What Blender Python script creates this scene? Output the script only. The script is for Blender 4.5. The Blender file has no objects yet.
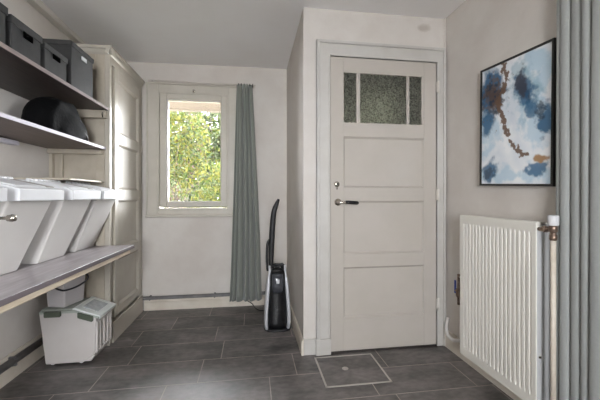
import bpy, bmesh, math, random
from mathutils import Vector, Matrix, noise
PI = math.pi
D = bpy.data
S = bpy.context.scene
COL = S.collection

# ---------------------------------------------------------------- camera
cam = D.cameras.new('camera'); camo = D.objects.new('camera', cam); COL.objects.link(camo)
cam.sensor_width = 36.0; cam.lens = 323.0 / 600.0 * 36.0
cam.shift_y = -4.0 / 600.0; cam.clip_start = 0.05; cam.clip_end = 200
YAW = math.atan(48.0 / 323.0)
camo.location = (0, 0, 1.06); camo.rotation_euler = (PI / 2, 0, -YAW)
S.camera = camo

# ---------------------------------------------------------------- world, sun, window light
w = D.worlds.new('sky'); S.world = w; w.use_nodes = True
bg = w.node_tree.nodes['Background']
bg.inputs[0].default_value = (0.93, 0.96, 1.0, 1); bg.inputs[1].default_value = 48
def area(name, loc, rot, sx, sy, power, col, portal=False):
    l = D.lights.new(name, 'AREA'); l.shape = 'RECTANGLE'; l.size = sx; l.size_y = sy
    l.energy = power; l.color = col
    if portal: l.cycles.is_portal = True
    o = D.objects.new(name, l); COL.objects.link(o); o.location = loc; o.rotation_euler = rot
    return o
sun = D.lights.new('sun', 'SUN'); sun.energy = 42.0; sun.angle = math.radians(1.0); sun.color = (1, .95, .86)
so = D.objects.new('sun', sun); COL.objects.link(so); so.location = (-4, 2, 8)
so.rotation_euler = (math.radians(5), math.radians(-44), 0)
area('daylight_rear_window', (-.09, -1.89, 1.425), (PI / 2, 0, 0), 0.92, 1.15, 1, (1, 1, 1), True)
area('daylight_side_window', (1.36, -.15, 1.45), (0, PI / 2, 0), .80, .64, 1, (1, 1, 1), True)
area('daylight_garden_window', (-0.535, 3.192, 1.475), (-PI / 2, 0, 0), .50, .96, 1, (1, 1, 1), True)
S.view_settings.view_transform = 'Standard'; S.view_settings.look = 'None'
S.view_settings.exposure = -0.15; S.view_settings.gamma = 1.0; S.view_settings.use_curve_mapping = False
S.cycles.max_bounces = 10; S.cycles.diffuse_bounces = 6; S.cycles.transparent_max_bounces = 12
S.cycles.use_denoising = True; S.cycles.sample_clamp_indirect = 6

# ---------------------------------------------------------------- materials
def s2l(c): return tuple((x / 12.92 if x <= .04045 else ((x + .055) / 1.055) ** 2.4) for x in c)
def rgb(r, g, b): return s2l((r / 255, g / 255, b / 255)) + (1,)
def mat(name, col, rough=.6, metal=0.0, spec=.5, col2=None, nscale=6.0, detail=4.0, bump=0.0, bscale=60.0,
        stretch=(1, 1, 1), lo=.35, hi=.65, coat=0.0, rough2=None):
    m = D.materials.new(name); m.use_nodes = True; nt = m.node_tree; N = nt.nodes; L = nt.links
    p = N['Principled BSDF']; p.inputs['Base Color'].default_value = col
    p.inputs['Roughness'].default_value = rough; p.inputs['Metallic'].default_value = metal
    p.inputs['Specular IOR Level'].default_value = spec; p.inputs['Coat Weight'].default_value = coat
    tc = N.new('ShaderNodeTexCoord'); mp = N.new('ShaderNodeMapping'); mp.inputs['Scale'].default_value = stretch
    L.new(tc.outputs['Object'], mp.inputs['Vector'])
    if col2 or rough2 is not None:
        n = N.new('ShaderNodeTexNoise'); n.inputs['Scale'].default_value = nscale; n.inputs['Detail'].default_value = detail
        n.inputs['Roughness'].default_value = .6
        L.new(mp.outputs[0], n.inputs['Vector'])
        r = N.new('ShaderNodeMapRange'); r.inputs[1].default_value = lo; r.inputs[2].default_value = hi
        L.new(n.outputs['Fac'], r.inputs[0])
        if col2:
            x = N.new('ShaderNodeMix'); x.data_type = 'RGBA'; x.inputs[6].default_value = col; x.inputs[7].default_value = col2
            L.new(r.outputs[0], x.inputs[0]); L.new(x.outputs[2], p.inputs['Base Color'])
        if rough2 is not None:
            y = N.new('ShaderNodeMapRange'); y.inputs[3].default_value = rough; y.inputs[4].default_value = rough2
            L.new(r.outputs[0], y.inputs[0]); L.new(y.outputs[0], p.inputs['Roughness'])
    if bump:
        n = N.new('ShaderNodeTexNoise'); n.inputs['Scale'].default_value = bscale; n.inputs['Detail'].default_value = 3
        L.new(mp.outputs[0], n.inputs['Vector'])
        b = N.new('ShaderNodeBump'); b.inputs['Strength'].default_value = bump; b.inputs['Distance'].default_value = .01
        L.new(n.outputs['Fac'], b.inputs['Height']); L.new(b.outputs[0], p.inputs['Normal'])
    return m
M = {}
M['wall'] = mat('plaster', rgb(213, 208, 202), .9, spec=.2, col2=rgb(202, 195, 188), nscale=2.6, detail=9, bump=.35, bscale=9)
M['ceil'] = mat('ceiling_paint', rgb(246, 245, 245), .9, spec=.2, col2=rgb(242, 240, 239), nscale=1.5, bump=.1, bscale=8)
M['trim'] = mat('trim_paint', rgb(216, 211, 203), .4, col2=rgb(208, 202, 193), nscale=5, bump=.05, bscale=30)
M['wintrim'] = mat('window_trim_backlit', rgb(196, 190, 179), .45, col2=rgb(187, 181, 169), nscale=5)  # trim paint made darker: backlit shade put into the colour
M['casing'] = mat('casing_gloss', rgb(194, 191, 186), .38, col2=rgb(187, 183, 177), nscale=6, bump=.06, bscale=25)
M['doorp'] = mat('door_gloss', rgb(187, 180, 172), .2, col2=rgb(182, 175, 166), nscale=3, bump=.06, bscale=7)
M['cab'] = mat('cabinet_gloss', rgb(188, 182, 170), .26, spec=.35, col2=rgb(180, 173, 161), nscale=3, bump=.08, bscale=7)
M['cabside'] = mat('cabinet_side_shaded', rgb(182, 173, 158), .55, col2=rgb(168, 158, 142), nscale=7, detail=8, bump=.1, bscale=20)  # cabinet cream made darker: shade of the shelf niche put into the colour
M['skirt'] = mat('skirting_paint', rgb(214, 206, 193), .45, col2=rgb(203, 193, 178), nscale=8, bump=.05)
M['tile'] = None
M['grout'] = mat('grout', rgb(196, 186, 178), .85, col2=rgb(160, 150, 143), nscale=5)
M['wood'] = mat('dark_wood_foil', rgb(60, 50, 47), .45, col2=rgb(34, 27, 25), nscale=6, stretch=(14, 1, 14), detail=6)
M['edge_taupe'] = mat('taupe_edge_band', rgb(132, 120, 116), .7, col2=rgb(112, 100, 96), nscale=10, stretch=(10, 1, 10))
M['edge_white'] = mat('white_edge_band', rgb(204, 200, 209), .6)
M['under'] = mat('taupe_board', rgb(110, 96, 90), .5, col2=rgb(90, 77, 72), nscale=6, stretch=(14, 1, 14), detail=6)
M['worktop'] = mat('greybrown_laminate', rgb(164, 158, 161), .35, spec=1.0, col2=rgb(122, 112, 113), nscale=5, stretch=(9, 1, 9), detail=8, lo=.3, hi=.7)
M['topedge'] = mat('laminate_edge', rgb(104, 95, 98), .75, col2=rgb(92, 82, 84), nscale=10)
M['pine'] = mat('pale_pine', rgb(210, 198, 178), .6, col2=rgb(190, 174, 150), nscale=6, stretch=(12, 1, 12))
M['box'] = mat('charcoal_board', rgb(49, 49, 49), .75, spec=.3, col2=rgb(44, 44, 44), nscale=30, bump=.1, bscale=200)
M['hole'] = mat('void_shade_black', rgb(4, 4, 4), .9, spec=0)  # flat black stands in for the shade inside slots and keyhole
M['whiteplastic'] = mat('white_plastic', rgb(208, 208, 210), .5, col2=rgb(202, 202, 203), nscale=4)
M['binbody'] = mat('bin_plastic', rgb(200, 197, 193), .5, col2=rgb(194, 190, 186), nscale=3)
M['binshade'] = mat('bin_groove_shade', rgb(140, 136, 128), .6)  # shade of the lid groove put into a grey strip
M['red'] = mat('red_print', rgb(214, 88, 60), .5)
M['bag'] = mat('black_nylon', rgb(5, 5, 6), .85, spec=.12, bump=.3, bscale=60)
M['zip'] = mat('silver_zip', rgb(170, 170, 174), .35, metal=.6)
M['chrome'] = mat('brushed_steel', rgb(186, 180, 170), .25, metal=1.0)
M['brass'] = mat('aged_brass', rgb(160, 140, 126), .35, metal=.8, col2=rgb(112, 92, 80), nscale=30)
M['blackp'] = mat('black_plastic', rgb(22, 22, 24), .22)
M['blackm'] = mat('black_matte', rgb(26, 26, 28), .5)
M['silver'] = mat('silver_plastic', rgb(205, 206, 210), .3, metal=.2)
M['smoke'] = mat('smoked_plastic', rgb(62, 64, 70), .08, coat=.5)
M['greypipe'] = mat('grey_pipe_paint', rgb(118, 116, 116), .5, col2=rgb(102, 100, 100), nscale=12)
M['creampipe'] = mat('cream_pipe_paint', rgb(214, 204, 190), .4, col2=rgb(202, 190, 174), nscale=20)
M['rad'] = mat('radiator_enamel', rgb(226, 222, 213), .35)
M['radside'] = mat('radiator_grey', rgb(190, 190, 190), .4)
M['blue'] = mat('blue_vinyl', rgb(40, 66, 160), .4)
M['hose'] = mat('white_hose', rgb(214, 210, 206), .45)
M['boxbody'] = mat('frosted_white_plastic', rgb(206, 201, 198), .4, col2=rgb(199, 193, 189), nscale=3)
M['boxlid'] = mat('grey_green_plastic', rgb(168, 174, 166), .4)
M['boxflap'] = mat('pale_lid_plastic', rgb(232, 237, 234), .3)
M['boxwin'] = mat('clear_lid_window', rgb(178, 184, 190), .12, col2=rgb(204, 208, 210), nscale=40, bump=.4, bscale=40)
M['latch'] = mat('moss_green_plastic', rgb(84, 92, 78), .45)
M['caddy'] = mat('pinkish_white_plastic', rgb(206, 202, 204), .45)
M['bail'] = mat('dark_grey_plastic', rgb(64, 64, 70), .45)
M['alu'] = mat('hatch_aluminium', rgb(196, 190, 184), .45, metal=.3)
M['frame'] = mat('black_frame', rgb(16, 15, 15), .4)
M['beam'] = mat('timber_beam', rgb(62, 52, 36), .7, col2=rgb(46, 38, 25), nscale=6, stretch=(1, 10, 10))
M['bark'] = mat('bark', rgb(62, 52, 44), .9, col2=rgb(44, 38, 32), nscale=20)
M['soil'] = mat('pale_bounce_ground', rgb(208, 204, 196), .9, col2=rgb(190, 186, 176), nscale=8)  # unseen ground, pale colour added to bounce daylight onto the ceiling
M['rail'] = mat('rail_dark_metal', rgb(50, 50, 48), .4, metal=.6)
M['hallwall'] = mat('hall_paint', rgb(84, 80, 72), .8)
M['threshold'] = mat('dark_threshold', rgb(52, 46, 43), .6)

def tile_material():
    m = D.materials.new('stone_tile'); m.use_nodes = True; nt = m.node_tree; N = nt.nodes; L = nt.links
    p = N['Principled BSDF']; p.inputs['Specular IOR Level'].default_value = 1.0; p.inputs['IOR'].default_value = 1.66
    tc = N.new('ShaderNodeTexCoord')
    at = N.new('ShaderNodeAttribute'); at.attribute_name = 'tone'
    n = N.new('ShaderNodeTexNoise'); n.inputs['Scale'].default_value = 3.2; n.inputs['Detail'].default_value = 9; n.inputs['Roughness'].default_value = .62
    n2 = N.new('ShaderNodeTexNoise'); n2.inputs['Scale'].default_value = 22; n2.inputs['Detail'].default_value = 6
    mp = N.new('ShaderNodeMapping'); mp.inputs['Scale'].default_value = (1, 1.7, 1)
    L.new(tc.outputs['Object'], mp.inputs[0]); L.new(mp.outputs[0], n.inputs['Vector']); L.new(mp.outputs[0], n2.inputs['Vector'])
    a = N.new('ShaderNodeMath'); a.operation = 'MULTIPLY_ADD'; a.inputs[1].default_value = .35
    L.new(n2.outputs['Fac'], a.inputs[0]); L.new(n.outputs['Fac'], a.inputs[2])
    b = N.new('ShaderNodeMath'); b.operation = 'ADD'; L.new(a.outputs[0], b.inputs[0]); L.new(at.outputs['Fac'], b.inputs[1])
    r = N.new('ShaderNodeValToRGB')
    r.color_ramp.elements[0].position = .52; r.color_ramp.elements[0].color = rgb(32, 25, 22)
    r.color_ramp.elements[1].position = .86; r.color_ramp.elements[1].color = rgb(124, 117, 115)
    L.new(b.outputs[0], r.inputs[0]); L.new(r.outputs[0], p.inputs['Base Color'])
    q = N.new('ShaderNodeMapRange'); q.inputs[1].default_value = .3; q.inputs[2].default_value = .7; q.inputs[3].default_value = .36; q.inputs[4].default_value = .62
    L.new(n.outputs['Fac'], q.inputs[0]); L.new(q.outputs[0], p.inputs['Roughness'])
    bp = N.new('ShaderNodeBump'); bp.inputs['Strength'].default_value = .15; bp.inputs['Distance'].default_value = .004
    L.new(n2.outputs['Fac'], bp.inputs['Height']); L.new(bp.outputs[0], p.inputs['Normal'])
    return m
M['tile'] = tile_material()

def fabric_material(name, ca, cb_):
    m = D.materials.new(name); m.use_nodes = True; nt = m.node_tree; N = nt.nodes; L = nt.links
    p = N['Principled BSDF']; p.inputs['Roughness'].default_value = .8; p.inputs['Specular IOR Level'].default_value = .2
    p.inputs['Sheen Weight'].default_value = .3
    tc = N.new('ShaderNodeTexCoord'); n = N.new('ShaderNodeTexNoise'); n.inputs['Scale'].default_value = 90
    L.new(tc.outputs['Object'], n.inputs['Vector'])
    x = N.new('ShaderNodeMix'); x.data_type = 'RGBA'; x.inputs[6].default_value = ca; x.inputs[7].default_value = cb_
    L.new(n.outputs['Fac'], x.inputs[0]); L.new(x.outputs[2], p.inputs['Base Color'])
    return m
M['cloth'] = fabric_material('grey_green_cloth', rgb(125, 128, 121), rgb(134, 137, 130))  # darker version: backlit shade put into the curtain colour
M['cloth_lit'] = fabric_material('curtain_cloth_lit', rgb(146, 148, 145), rgb(156, 158, 156))  # lighter version for the side curtain: stronger light put into the colour

def glass_material():
    m = D.materials.new('window_glass'); m.use_nodes = True; nt = m.node_tree; N = nt.nodes; L = nt.links
    N.remove(N['Principled BSDF']); out = N['Material Output']
    t = N.new('ShaderNodeBsdfTransparent'); g = N.new('ShaderNodeBsdfGlossy'); g.inputs['Roughness'].default_value = .02
    f = N.new('ShaderNodeFresnel'); f.inputs[0].default_value = 1.45; x = N.new('ShaderNodeMixShader')
    L.new(f.outputs[0], x.inputs[0]); L.new(t.outputs[0], x.inputs[1]); L.new(g.outputs[0], x.inputs[2]); L.new(x.outputs[0], out.inputs[0])
    return m
M['glass'] = glass_material()
def obscure_material():
    m = D.materials.new('hammered_glass'); m.use_nodes = True; nt = m.node_tree; N = nt.nodes; L = nt.links
    p = N['Principled BSDF']; p.inputs['Base Color'].default_value = (.26, .25, .21, 1)
    p.inputs['Roughness'].default_value = .38; p.inputs['Transmission Weight'].default_value = .75; p.inputs['IOR'].default_value = 1.3
    tc = N.new('ShaderNodeTexCoord'); n = N.new('ShaderNodeTexNoise'); n.inputs['Scale'].default_value = 110; n.inputs['Detail'].default_value = 2
    L.new(tc.outputs['Object'], n.inputs['Vector']); x = N.new('ShaderNodeMix'); x.data_type = 'RGBA'; x.inputs[6].default_value = (.10, .10, .08, 1); x.inputs[7].default_value = (.5, .5, .42, 1)
    mr = N.new('ShaderNodeMapRange'); mr.inputs[1].default_value = .35; mr.inputs[2].default_value = .65; L.new(n.outputs['Fac'], mr.inputs[0]); L.new(mr.outputs[0], x.inputs[0]); L.new(x.outputs[2], p.inputs['Base Color'])
    v = N.new('ShaderNodeTexVoronoi'); v.inputs['Scale'].default_value = 70
    L.new(tc.outputs['Object'], v.inputs['Vector'])
    b = N.new('ShaderNodeBump'); b.inputs['Strength'].default_value = 1.0; b.inputs['Distance'].default_value = .012
    L.new(v.outputs['Distance'], b.inputs['Height']); L.new(b.outputs[0], p.inputs['Normal'])
    return m
M['obscure'] = obscure_material()
def leaf_mat(name, c):
    m = mat(name, c, .7, spec=.2)
    nt = m.node_tree; p = nt.nodes['Principled BSDF']; out = nt.nodes['Material Output']
    t = nt.nodes.new('ShaderNodeBsdfTranslucent'); t.inputs[0].default_value = c
    x = nt.nodes.new('ShaderNodeMixShader'); x.inputs[0].default_value = .45
    nt.links.new(p.outputs[0], x.inputs[1]); nt.links.new(t.outputs[0], x.inputs[2]); nt.links.new(x.outputs[0], out.inputs[0])
    return m
LEAVES = [leaf_mat('leaf_green', rgb(46, 60, 20)), leaf_mat('leaf_yellow', rgb(80, 78, 26)),
          leaf_mat('leaf_dark', rgb(22, 31, 15)), leaf_mat('leaf_pink', rgb(62, 49, 46)), leaf_mat('leaf_pale', rgb(72, 79, 58))]

# ---------------------------------------------------------------- mesh helpers
def new(): return bmesh.new()
def merge(bm, t, mi=0, xf=None):
    me = D.meshes.new('t')
    for f in t.faces: f.material_index = mi if f.material_index == 0 else f.material_index
    if xf is not None: t.transform(xf)
    t.to_mesh(me); bm.from_mesh(me); D.meshes.remove(me); t.free()
def box(bm, x0, x1, y0, y1, z0, z1, bev=0.0, mi=0, seg=1, xf=None):
    t = new(); bmesh.ops.create_cube(t, size=1)
    for v in t.verts: v.co = ((x0 + x1) / 2 + v.co.x * (x1 - x0), (y0 + y1) / 2 + v.co.y * (y1 - y0), (z0 + z1) / 2 + v.co.z * (z1 - z0))
    if bev: bmesh.ops.bevel(t, geom=t.edges[:], offset=bev, segments=seg, profile=.6, affect='EDGES', clamp_overlap=True)
    merge(bm, t, mi, xf)
def hexa(bm, bot, top, bev=0.0, mi=0, seg=2):
    """bot, top: four points each, counter-clockwise seen from above"""
    t = new(); vb = [t.verts.new(p) for p in bot]; vt = [t.verts.new(p) for p in top]; n = len(bot)
    t.faces.new(vb[::-1]); t.faces.new(vt)
    for i in range(n): t.faces.new((vb[i], vb[(i + 1) % n], vt[(i + 1) % n], vt[i]))
    if bev: bmesh.ops.bevel(t, geom=t.edges[:], offset=bev, segments=seg, profile=.6, affect='EDGES', clamp_overlap=True)
    merge(bm, t, mi)
def prism(bm, prof, a0, a1, axis='y', bev=0.0, mi=0, seg=2):
    """profile of 2-D points extruded along an axis; prof is (x,z) for y, (y,z) for x, (x,y) for z"""
    def P(p, a): return {'y': (p[0], a, p[1]), 'x': (a, p[0], p[1]), 'z': (p[0], p[1], a)}[axis]
    t = new(); A = [t.verts.new(P(p, a0)) for p in prof]; B = [t.verts.new(P(p, a1)) for p in prof]; n = len(prof)
    t.faces.new(A); t.faces.new(B[::-1])
    for i in range(n): t.faces.new((A[i], B[i], B[(i + 1) % n], A[(i + 1) % n]))
    bmesh.ops.recalc_face_normals(t, faces=t.faces[:])
    if bev: bmesh.ops.bevel(t, geom=t.edges[:], offset=bev, segments=seg, profile=.6, affect='EDGES', clamp_overlap=True)
    merge(bm, t, mi)
def tube(bm, pts, r, n=10, mi=0, cap=True):
    pts = [Vector(p) for p in pts]; rs = r if isinstance(r, (list, tuple)) else [r] * len(pts)
    t = new(); rings = []; up = None
    for i, p in enumerate(pts):
        d = (pts[min(i + 1, len(pts) - 1)] - pts[max(i - 1, 0)]).normalized()
        if up is None:
            up = Vector((0, 0, 1)) if abs(d.z) < .9 else Vector((1, 0, 0))
        s = d.cross(up).normalized(); u = s.cross(d).normalized(); up = u
        rings.append([t.verts.new(p + (s * math.cos(2 * PI * k / n) + u * math.sin(2 * PI * k / n)) * rs[i]) for k in range(n)])
    for a, b in zip(rings, rings[1:]):
        for k in range(n): t.faces.new((a[k], a[(k + 1) % n], b[(k + 1) % n], b[k])).smooth = True
    if cap: t.faces.new(rings[0][::-1]); t.faces.new(rings[-1])
    bmesh.ops.recalc_face_normals(t, faces=t.faces[:])
    merge(bm, t, mi)
def smooth_path(pts, n=6):
    P = [Vector(p) for p in pts]; out = []
    for i in range(len(P) - 1):
        a, b, c, d = P[max(i - 1, 0)], P[i], P[i + 1], P[min(i + 2, len(P) - 1)]
        for k in range(n):
            t = k / n
            out.append(.5 * ((2 * b) + (c - a) * t + (2 * a - 5 * b + 4 * c - d) * t * t + (3 * b - a - 3 * c + d) * t ** 3))
    return out + [P[-1]]
def lathe(bm, prof, c=(0, 0, 0), n=20, mi=0, axis='z'):
    t = new(); rings = []
    for r, h in prof:
        ring = []
        for k in range(n):
            a = 2 * PI * k / n; x, y = r * math.cos(a), r * math.sin(a)
            q = {'z': (x, y, h), 'x': (h, x, y), 'y': (x, h, y)}[axis]
            ring.append(t.verts.new(Vector(q) + Vector(c)))
        rings.append(ring)
    for a, b in zip(rings, rings[1:]):
        for k in range(n): t.faces.new((a[k], a[(k + 1) % n], b[(k + 1) % n], b[k])).smooth = True
    t.faces.new(rings[0][::-1]); t.faces.new(rings[-1])
    bmesh.ops.recalc_face_normals(t, faces=t.faces[:])
    merge(bm, t, mi)
def frame_rect(bm, axis, a, b, u0, u1, v0, v1, wd, bev=.002, mi=0):
    """picture-frame of four bars; axis 'y': u=x v=z ; axis 'x': u=y v=z ; a..b thickness along axis; wd = width (l,r,b,t)"""
    l, r, bo, t = wd if isinstance(wd, tuple) else (wd,) * 4
    for (p0, p1, q0, q1) in ((u0, u0 + l, v0, v1), (u1 - r, u1, v0, v1), (u0 + l, u1 - r, v0, v0 + bo), (u0 + l, u1 - r, v1 - t, v1)):
        if axis == 'y': box(bm, p0, p1, a, b, q0, q1, bev, mi)
        else: box(bm, a, b, p0, p1, q0, q1, bev, mi)

def obj(name, bm, m, parent=None, label=None, smooth=False, base=None):
    me = D.meshes.new(name)
    if base is not None: bm.transform(Matrix.Translation(-Vector(base)))
    bm.to_mesh(me); bm.free()
    for x in (m if isinstance(m, (list, tuple)) else [m]): me.materials.append(x)
    if smooth:
        for p in me.polygons: p.use_smooth = True
    o = D.objects.new(name, me); COL.objects.link(o)
    if base is not None: o.location = base
    if parent is not None:
        o.parent = parent
    if label: o['label'] = label
    return o
def thing(name, label, cat, loc=(0, 0, 0), group=None, rz=0):
    o = D.objects.new(name, None); COL.objects.link(o); o.location = loc; o.rotation_euler.z = rz
    o.empty_display_size = .05; o['label'] = label; o['category'] = cat
    if group: o['group'] = group
    return o
def tag(o, label, cat, group=None):
    o['label'] = label; o['category'] = cat
    if group: o['group'] = group
    return o
def struct(name, bm, m, parent=None, smooth=False):
    o = obj(name, bm, m, parent, smooth=smooth)
    if parent is None: o['kind'] = 'structure'
    return o
class Part:
    """builds a part in world coordinates under a thing standing at an origin"""
    def __init__(s, root): s.root = root; s.org = Vector(root.location)
    def add(s, name, bm, m, parent=None, label=None, smooth=False):
        p = parent or s.root
        bm.transform(Matrix.Translation(-s.org))
        return obj(name, bm, m, p, label, smooth)

# ---------------------------------------------------------------- constants of the room
XL, XR, YB, YD, XP, YR = -1.39, 1.365, 3.18, 2.13, 0.34, -1.9
ZC = 2.325
YC = 2.46   # end of shelves / near side of the cabinet

# ================================================================ structure
random.seed(3)
# floor: tiles and grout in one mesh
bm = new(); tone = []
def floor_tiles():
    rows = [(1.635 + .2625 * k) for k in range(-14, 7)]
    offs = {0: .10, 1: .265, 2: -.20, 3: -.27, 4: -.065, 5: .2, -1: .19}
    g = .0026
    for k in range(-14, 6):
        y0 = 1.635 + .2625 * k; y1 = y0 + .2625
        off = offs.get(k, random.uniform(0, .565))
        n0 = math.floor((XL - off) / .572) - 1
        for i in range(n0, n0 + 9):
            x0 = off + .572 * i; x1 = x0 + .572
            a, b = max(x0, XL) + g, min(x1, XR) - g; c, d = max(y0, YR) + g, min(y1, YB) - g
            if b - a < .01 or d - c < .01: continue
            vs = [bm.verts.new(p) for p in ((a, c, 0), (b, c, 0), (b, d, 0), (a, d, 0))]
            f = bm.faces.new(vs); f.material_index = 0
            tn = random.uniform(-.08, .08); tone.extend([tn] * 4)
floor_tiles()
box(bm, XL, XR, YR, YB, -.06, -.0012, mi=1); tone.extend([0] * 8)
fo = struct('floor', bm, [M['tile'], M['grout']])
at = fo.data.attributes.new('tone', 'FLOAT', 'POINT')
at.data.foreach_set('value', [float(x) for x in tone])

# ceiling: slightly lower over the far end
bm = new()
lo = [(XL - .15, YR - .15, ZC), (XR + .15, YR - .15, ZC), (XR + .15, YD, ZC), (XR + .15, YB + .2, ZC), (XL - .15, YB + .2, 2.292), (XL - .15, YD, ZC - .012)]
vs = [bm.verts.new(p) for p in lo]; vt = [bm.verts.new((p[0], p[1], 2.47)) for p in lo]
bm.faces.new((vs[0], vs[1], vs[2], vs[5])); bm.faces.new((vs[5], vs[2], vs[3], vs[4])); bm.faces.new(vt[::-1])
for i in range(6): bm.faces.new((vs[i], vs[(i + 1) % 6], vt[(i + 1) % 6], vt[i]))
bmesh.ops.recalc_face_normals(bm, faces=bm.faces[:])
struct('ceiling', bm, M['ceil'])

ZT = 2.30
def wall_with_hole(name, axis, a, b, u0, u1, hole, m=None, ztop=2.36):
    bm = new(); h0, h1, z0, z1 = hole
    for (p0, p1, q0, q1) in ((u0, h0, -.05, ztop), (h1, u1, -.05, ztop), (h0, h1, -.05, z0), (h0, h1, z1, ztop)):
        if q1 - q0 < 1e-4: continue
        if axis == 'y': box(bm, p0, p1, a, b, q0, q1)
        else: box(bm, a, b, p0, p1, q0, q1)
    return struct(name, bm, m or M['wall'])
GX0, GX1, GZ0, GZ1 = -.86, -.225, .93, 2.02
wall_with_hole('wall_back', 'y', YB, YB + .16, XL - .15, XR + .15, (GX0, GX1, GZ0, GZ1))
bm = new(); box(bm, XL - .15, XL, YR - .15, YB + .1, -.05, 2.36); struct('wall_left', bm, M['wall'])
wall_with_hole('wall_right', 'x', XR, XR + .15, YR - .15, YB + .1, (-.52, .22, 1.0, 1.90))
wall_with_hole('wall_rear', 'y', YR - .15, YR, XL - .15, XR + .15, (-.6, .42, .8, 2.05))
bm = new(); box(bm, XP, XP + .09, YD + .1, YB + .02, -.05, 2.36); struct('wall_partition', bm, M['wall'])
wd_ = wall_with_hole('wall_door', 'y', YD, YD + .11, XP, XR + .01, (.50, 1.318, -.05, 2.02))
def stained():
    m = M['wall'].copy(); m.name = 'plaster_with_damp_mark'; nt = m.node_tree; N = nt.nodes; L = nt.links; p = N['Principled BSDF']
    src = p.inputs['Base Color'].links[0].from_socket
    tc = N.new('ShaderNodeTexCoord'); nz = N.new('ShaderNodeTexNoise'); nz.inputs['Scale'].default_value = 14
    L.new(tc.outputs['Object'], nz.inputs['Vector'])
    mp = N.new('ShaderNodeMapping'); mp.inputs['Location'].default_value = (-1.205 / .055, 0, -2.245 / .035); mp.inputs['Scale'].default_value = (1 / .055, 0, 1 / .035)
    L.new(tc.outputs['Object'], mp.inputs[0]); ln = N.new('ShaderNodeVectorMath'); ln.operation = 'LENGTH'; L.new(mp.outputs[0], ln.inputs[0])
    ad = N.new('ShaderNodeMath'); ad.operation = 'MULTIPLY_ADD'; ad.inputs[1].default_value = 1.6; L.new(nz.outputs['Fac'], ad.inputs[0]); L.new(ln.outputs['Value'], ad.inputs[2])
    mr = N.new('ShaderNodeMapRange'); mr.inputs[1].default_value = 1.3; mr.inputs[2].default_value = 1.9; mr.inputs[3].default_value = .55; mr.inputs[4].default_value = 0; L.new(ad.outputs[0], mr.inputs[0])
    x = N.new('ShaderNodeMix'); x.data_type = 'RGBA'; x.inputs[7].default_value = rgb(160, 146, 134); L.new(mr.outputs[0], x.inputs[0]); L.new(src, x.inputs[6]); L.new(x.outputs[2], p.inputs['Base Color'])
    return m
wd_.data.materials[0] = stained()
# thin raised border of the plaster field over the door
bm = new()
box(bm, 1.352, 1.365, 2.118, 2.13, 2.104, 2.325, .002)
struct('trim_1', bm, M['wall'])

# coving board at the top of the left wall
bm = new()
prism(bm, [(XL, 2.272), (XL + .05, 2.272), (XL + .053, 2.280), (XL + .053, 2.33), (XL, 2.33)], YR, YB, 'y')
struct('trim_2', bm, M['trim'])

# skirtings
def skirting(name, axis, a, b, u0, u1, h=.10, flip=False):
    bm = new(); s = -1 if flip else 1; t = b - a
    pr = [(a, 0), (b, 0), (b, h * .72), (a + t * .55, h * .8), (a + t * .45, h), (a, h)] if not flip else [(b, 0), (a, 0), (a, h * .72), (b - t * .55, h * .8), (b - t * .45, h), (b, h)]
    if axis == 'x': prism(bm, pr, u0, u1, 'y')
    else: prism(bm, pr, u0, u1, 'x')
    return struct(name, bm, M['skirt'])
skirting('baseboard_left', 'x', XL, XL + .022, YR, YC - .004, .145)
skirting('baseboard_back', 'y', YB - .022, YB, -.985, XP - .016, .10, True)
skirting('baseboard_right', 'x', XR - .018, XR, YR, YD - .022, .115, True)
bm = new(); prism(bm, [(XP - .016, 0), (XP, 0), (XP, .105), (XP - .009, .105), (XP - .016, .08)], YD - .014, YB, 'y')
struct('baseboard_partition', bm, M['skirt'])
bm = new(); box(bm, XP, .424, YD - .014, YD, 0, .105, .003); struct('baseboard_door', bm, M['casing'])

# ---- window_1: garden window with wide trim, casement and pane
bm = new()
wo = struct('window_1', (frame_rect(bm, 'y', YB - .024, YB, -.955, -.118, .885, 2.104, (.09, .105, .05, .075), .004) or bm), M['wintrim'])
bm = new()
frame_rect(bm, 'y', YB - .036, YB - .012, -.967, -.106, .868, 2.112, (.018, .018, .02, .014), .004)
frame_rect(bm, 'y', YB - .03, YB + .05, -.868, -.217, .928, 2.03, .018, .003)
box(bm, -.97, -.11, YB - .045, YB, .862, .884, .004)
obj('window_casing', bm, M['wintrim'], wo)
bm = new()
frame_rect(bm, 'y', YB - .03, YB + .03, -.845, -.235, .957, 2.012, (.060, .056, .046, .048), .005)
frame_rect(bm, 'y', YB - .012, YB + .035, -.786, -.290, 1.002, 1.966, .008, .002)
obj('casement', bm, M['wintrim'], wo)
bm = new(); frame_rect(bm, 'y', YB - .0125, YB + .004, -.787, -.287, 1.001, 1.967, .006, .001)
obj('gasket', bm, M['edge_white'], wo)
bm = new(); box(bm, -.785, -.289, YB + .008, YB + .014, 1.0, 1.955); obj('pane', bm, M['glass'], wo)
bm = new(); lathe(bm, [(.004, -.012), (.013, -.01), (.014, 0), (.008, .004)], (-.54, YB - .030, 2.045), 14, axis='y')
obj('window_catch', bm, M['chrome'], wo)

# ---- window_2: side window, window_3: rear window (behind the camera); both unseen, sized and placed to balance the light
bm = new(); frame_rect(bm, 'x', XR + .02, XR + .08, -.52, .22, 1.0, 1.90, .05, .004)
w2 = struct('window_2', bm, M['casing'])
bm = new(); box(bm, XR + .045, XR + .05, -.47, .17, 1.05, 1.85); obj('pane', bm, M['glass'], w2)
bm = new(); frame_rect(bm, 'y', YR - .08, YR - .02, -.6, .42, .8, 2.05, .05, .004)
w3 = struct('window_3', bm, M['casing'])
bm = new(); box(bm, -.55, .37, YR - .055, YR - .05, .85, 2.0); obj('pane', bm, M['glass'], w3)

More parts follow.
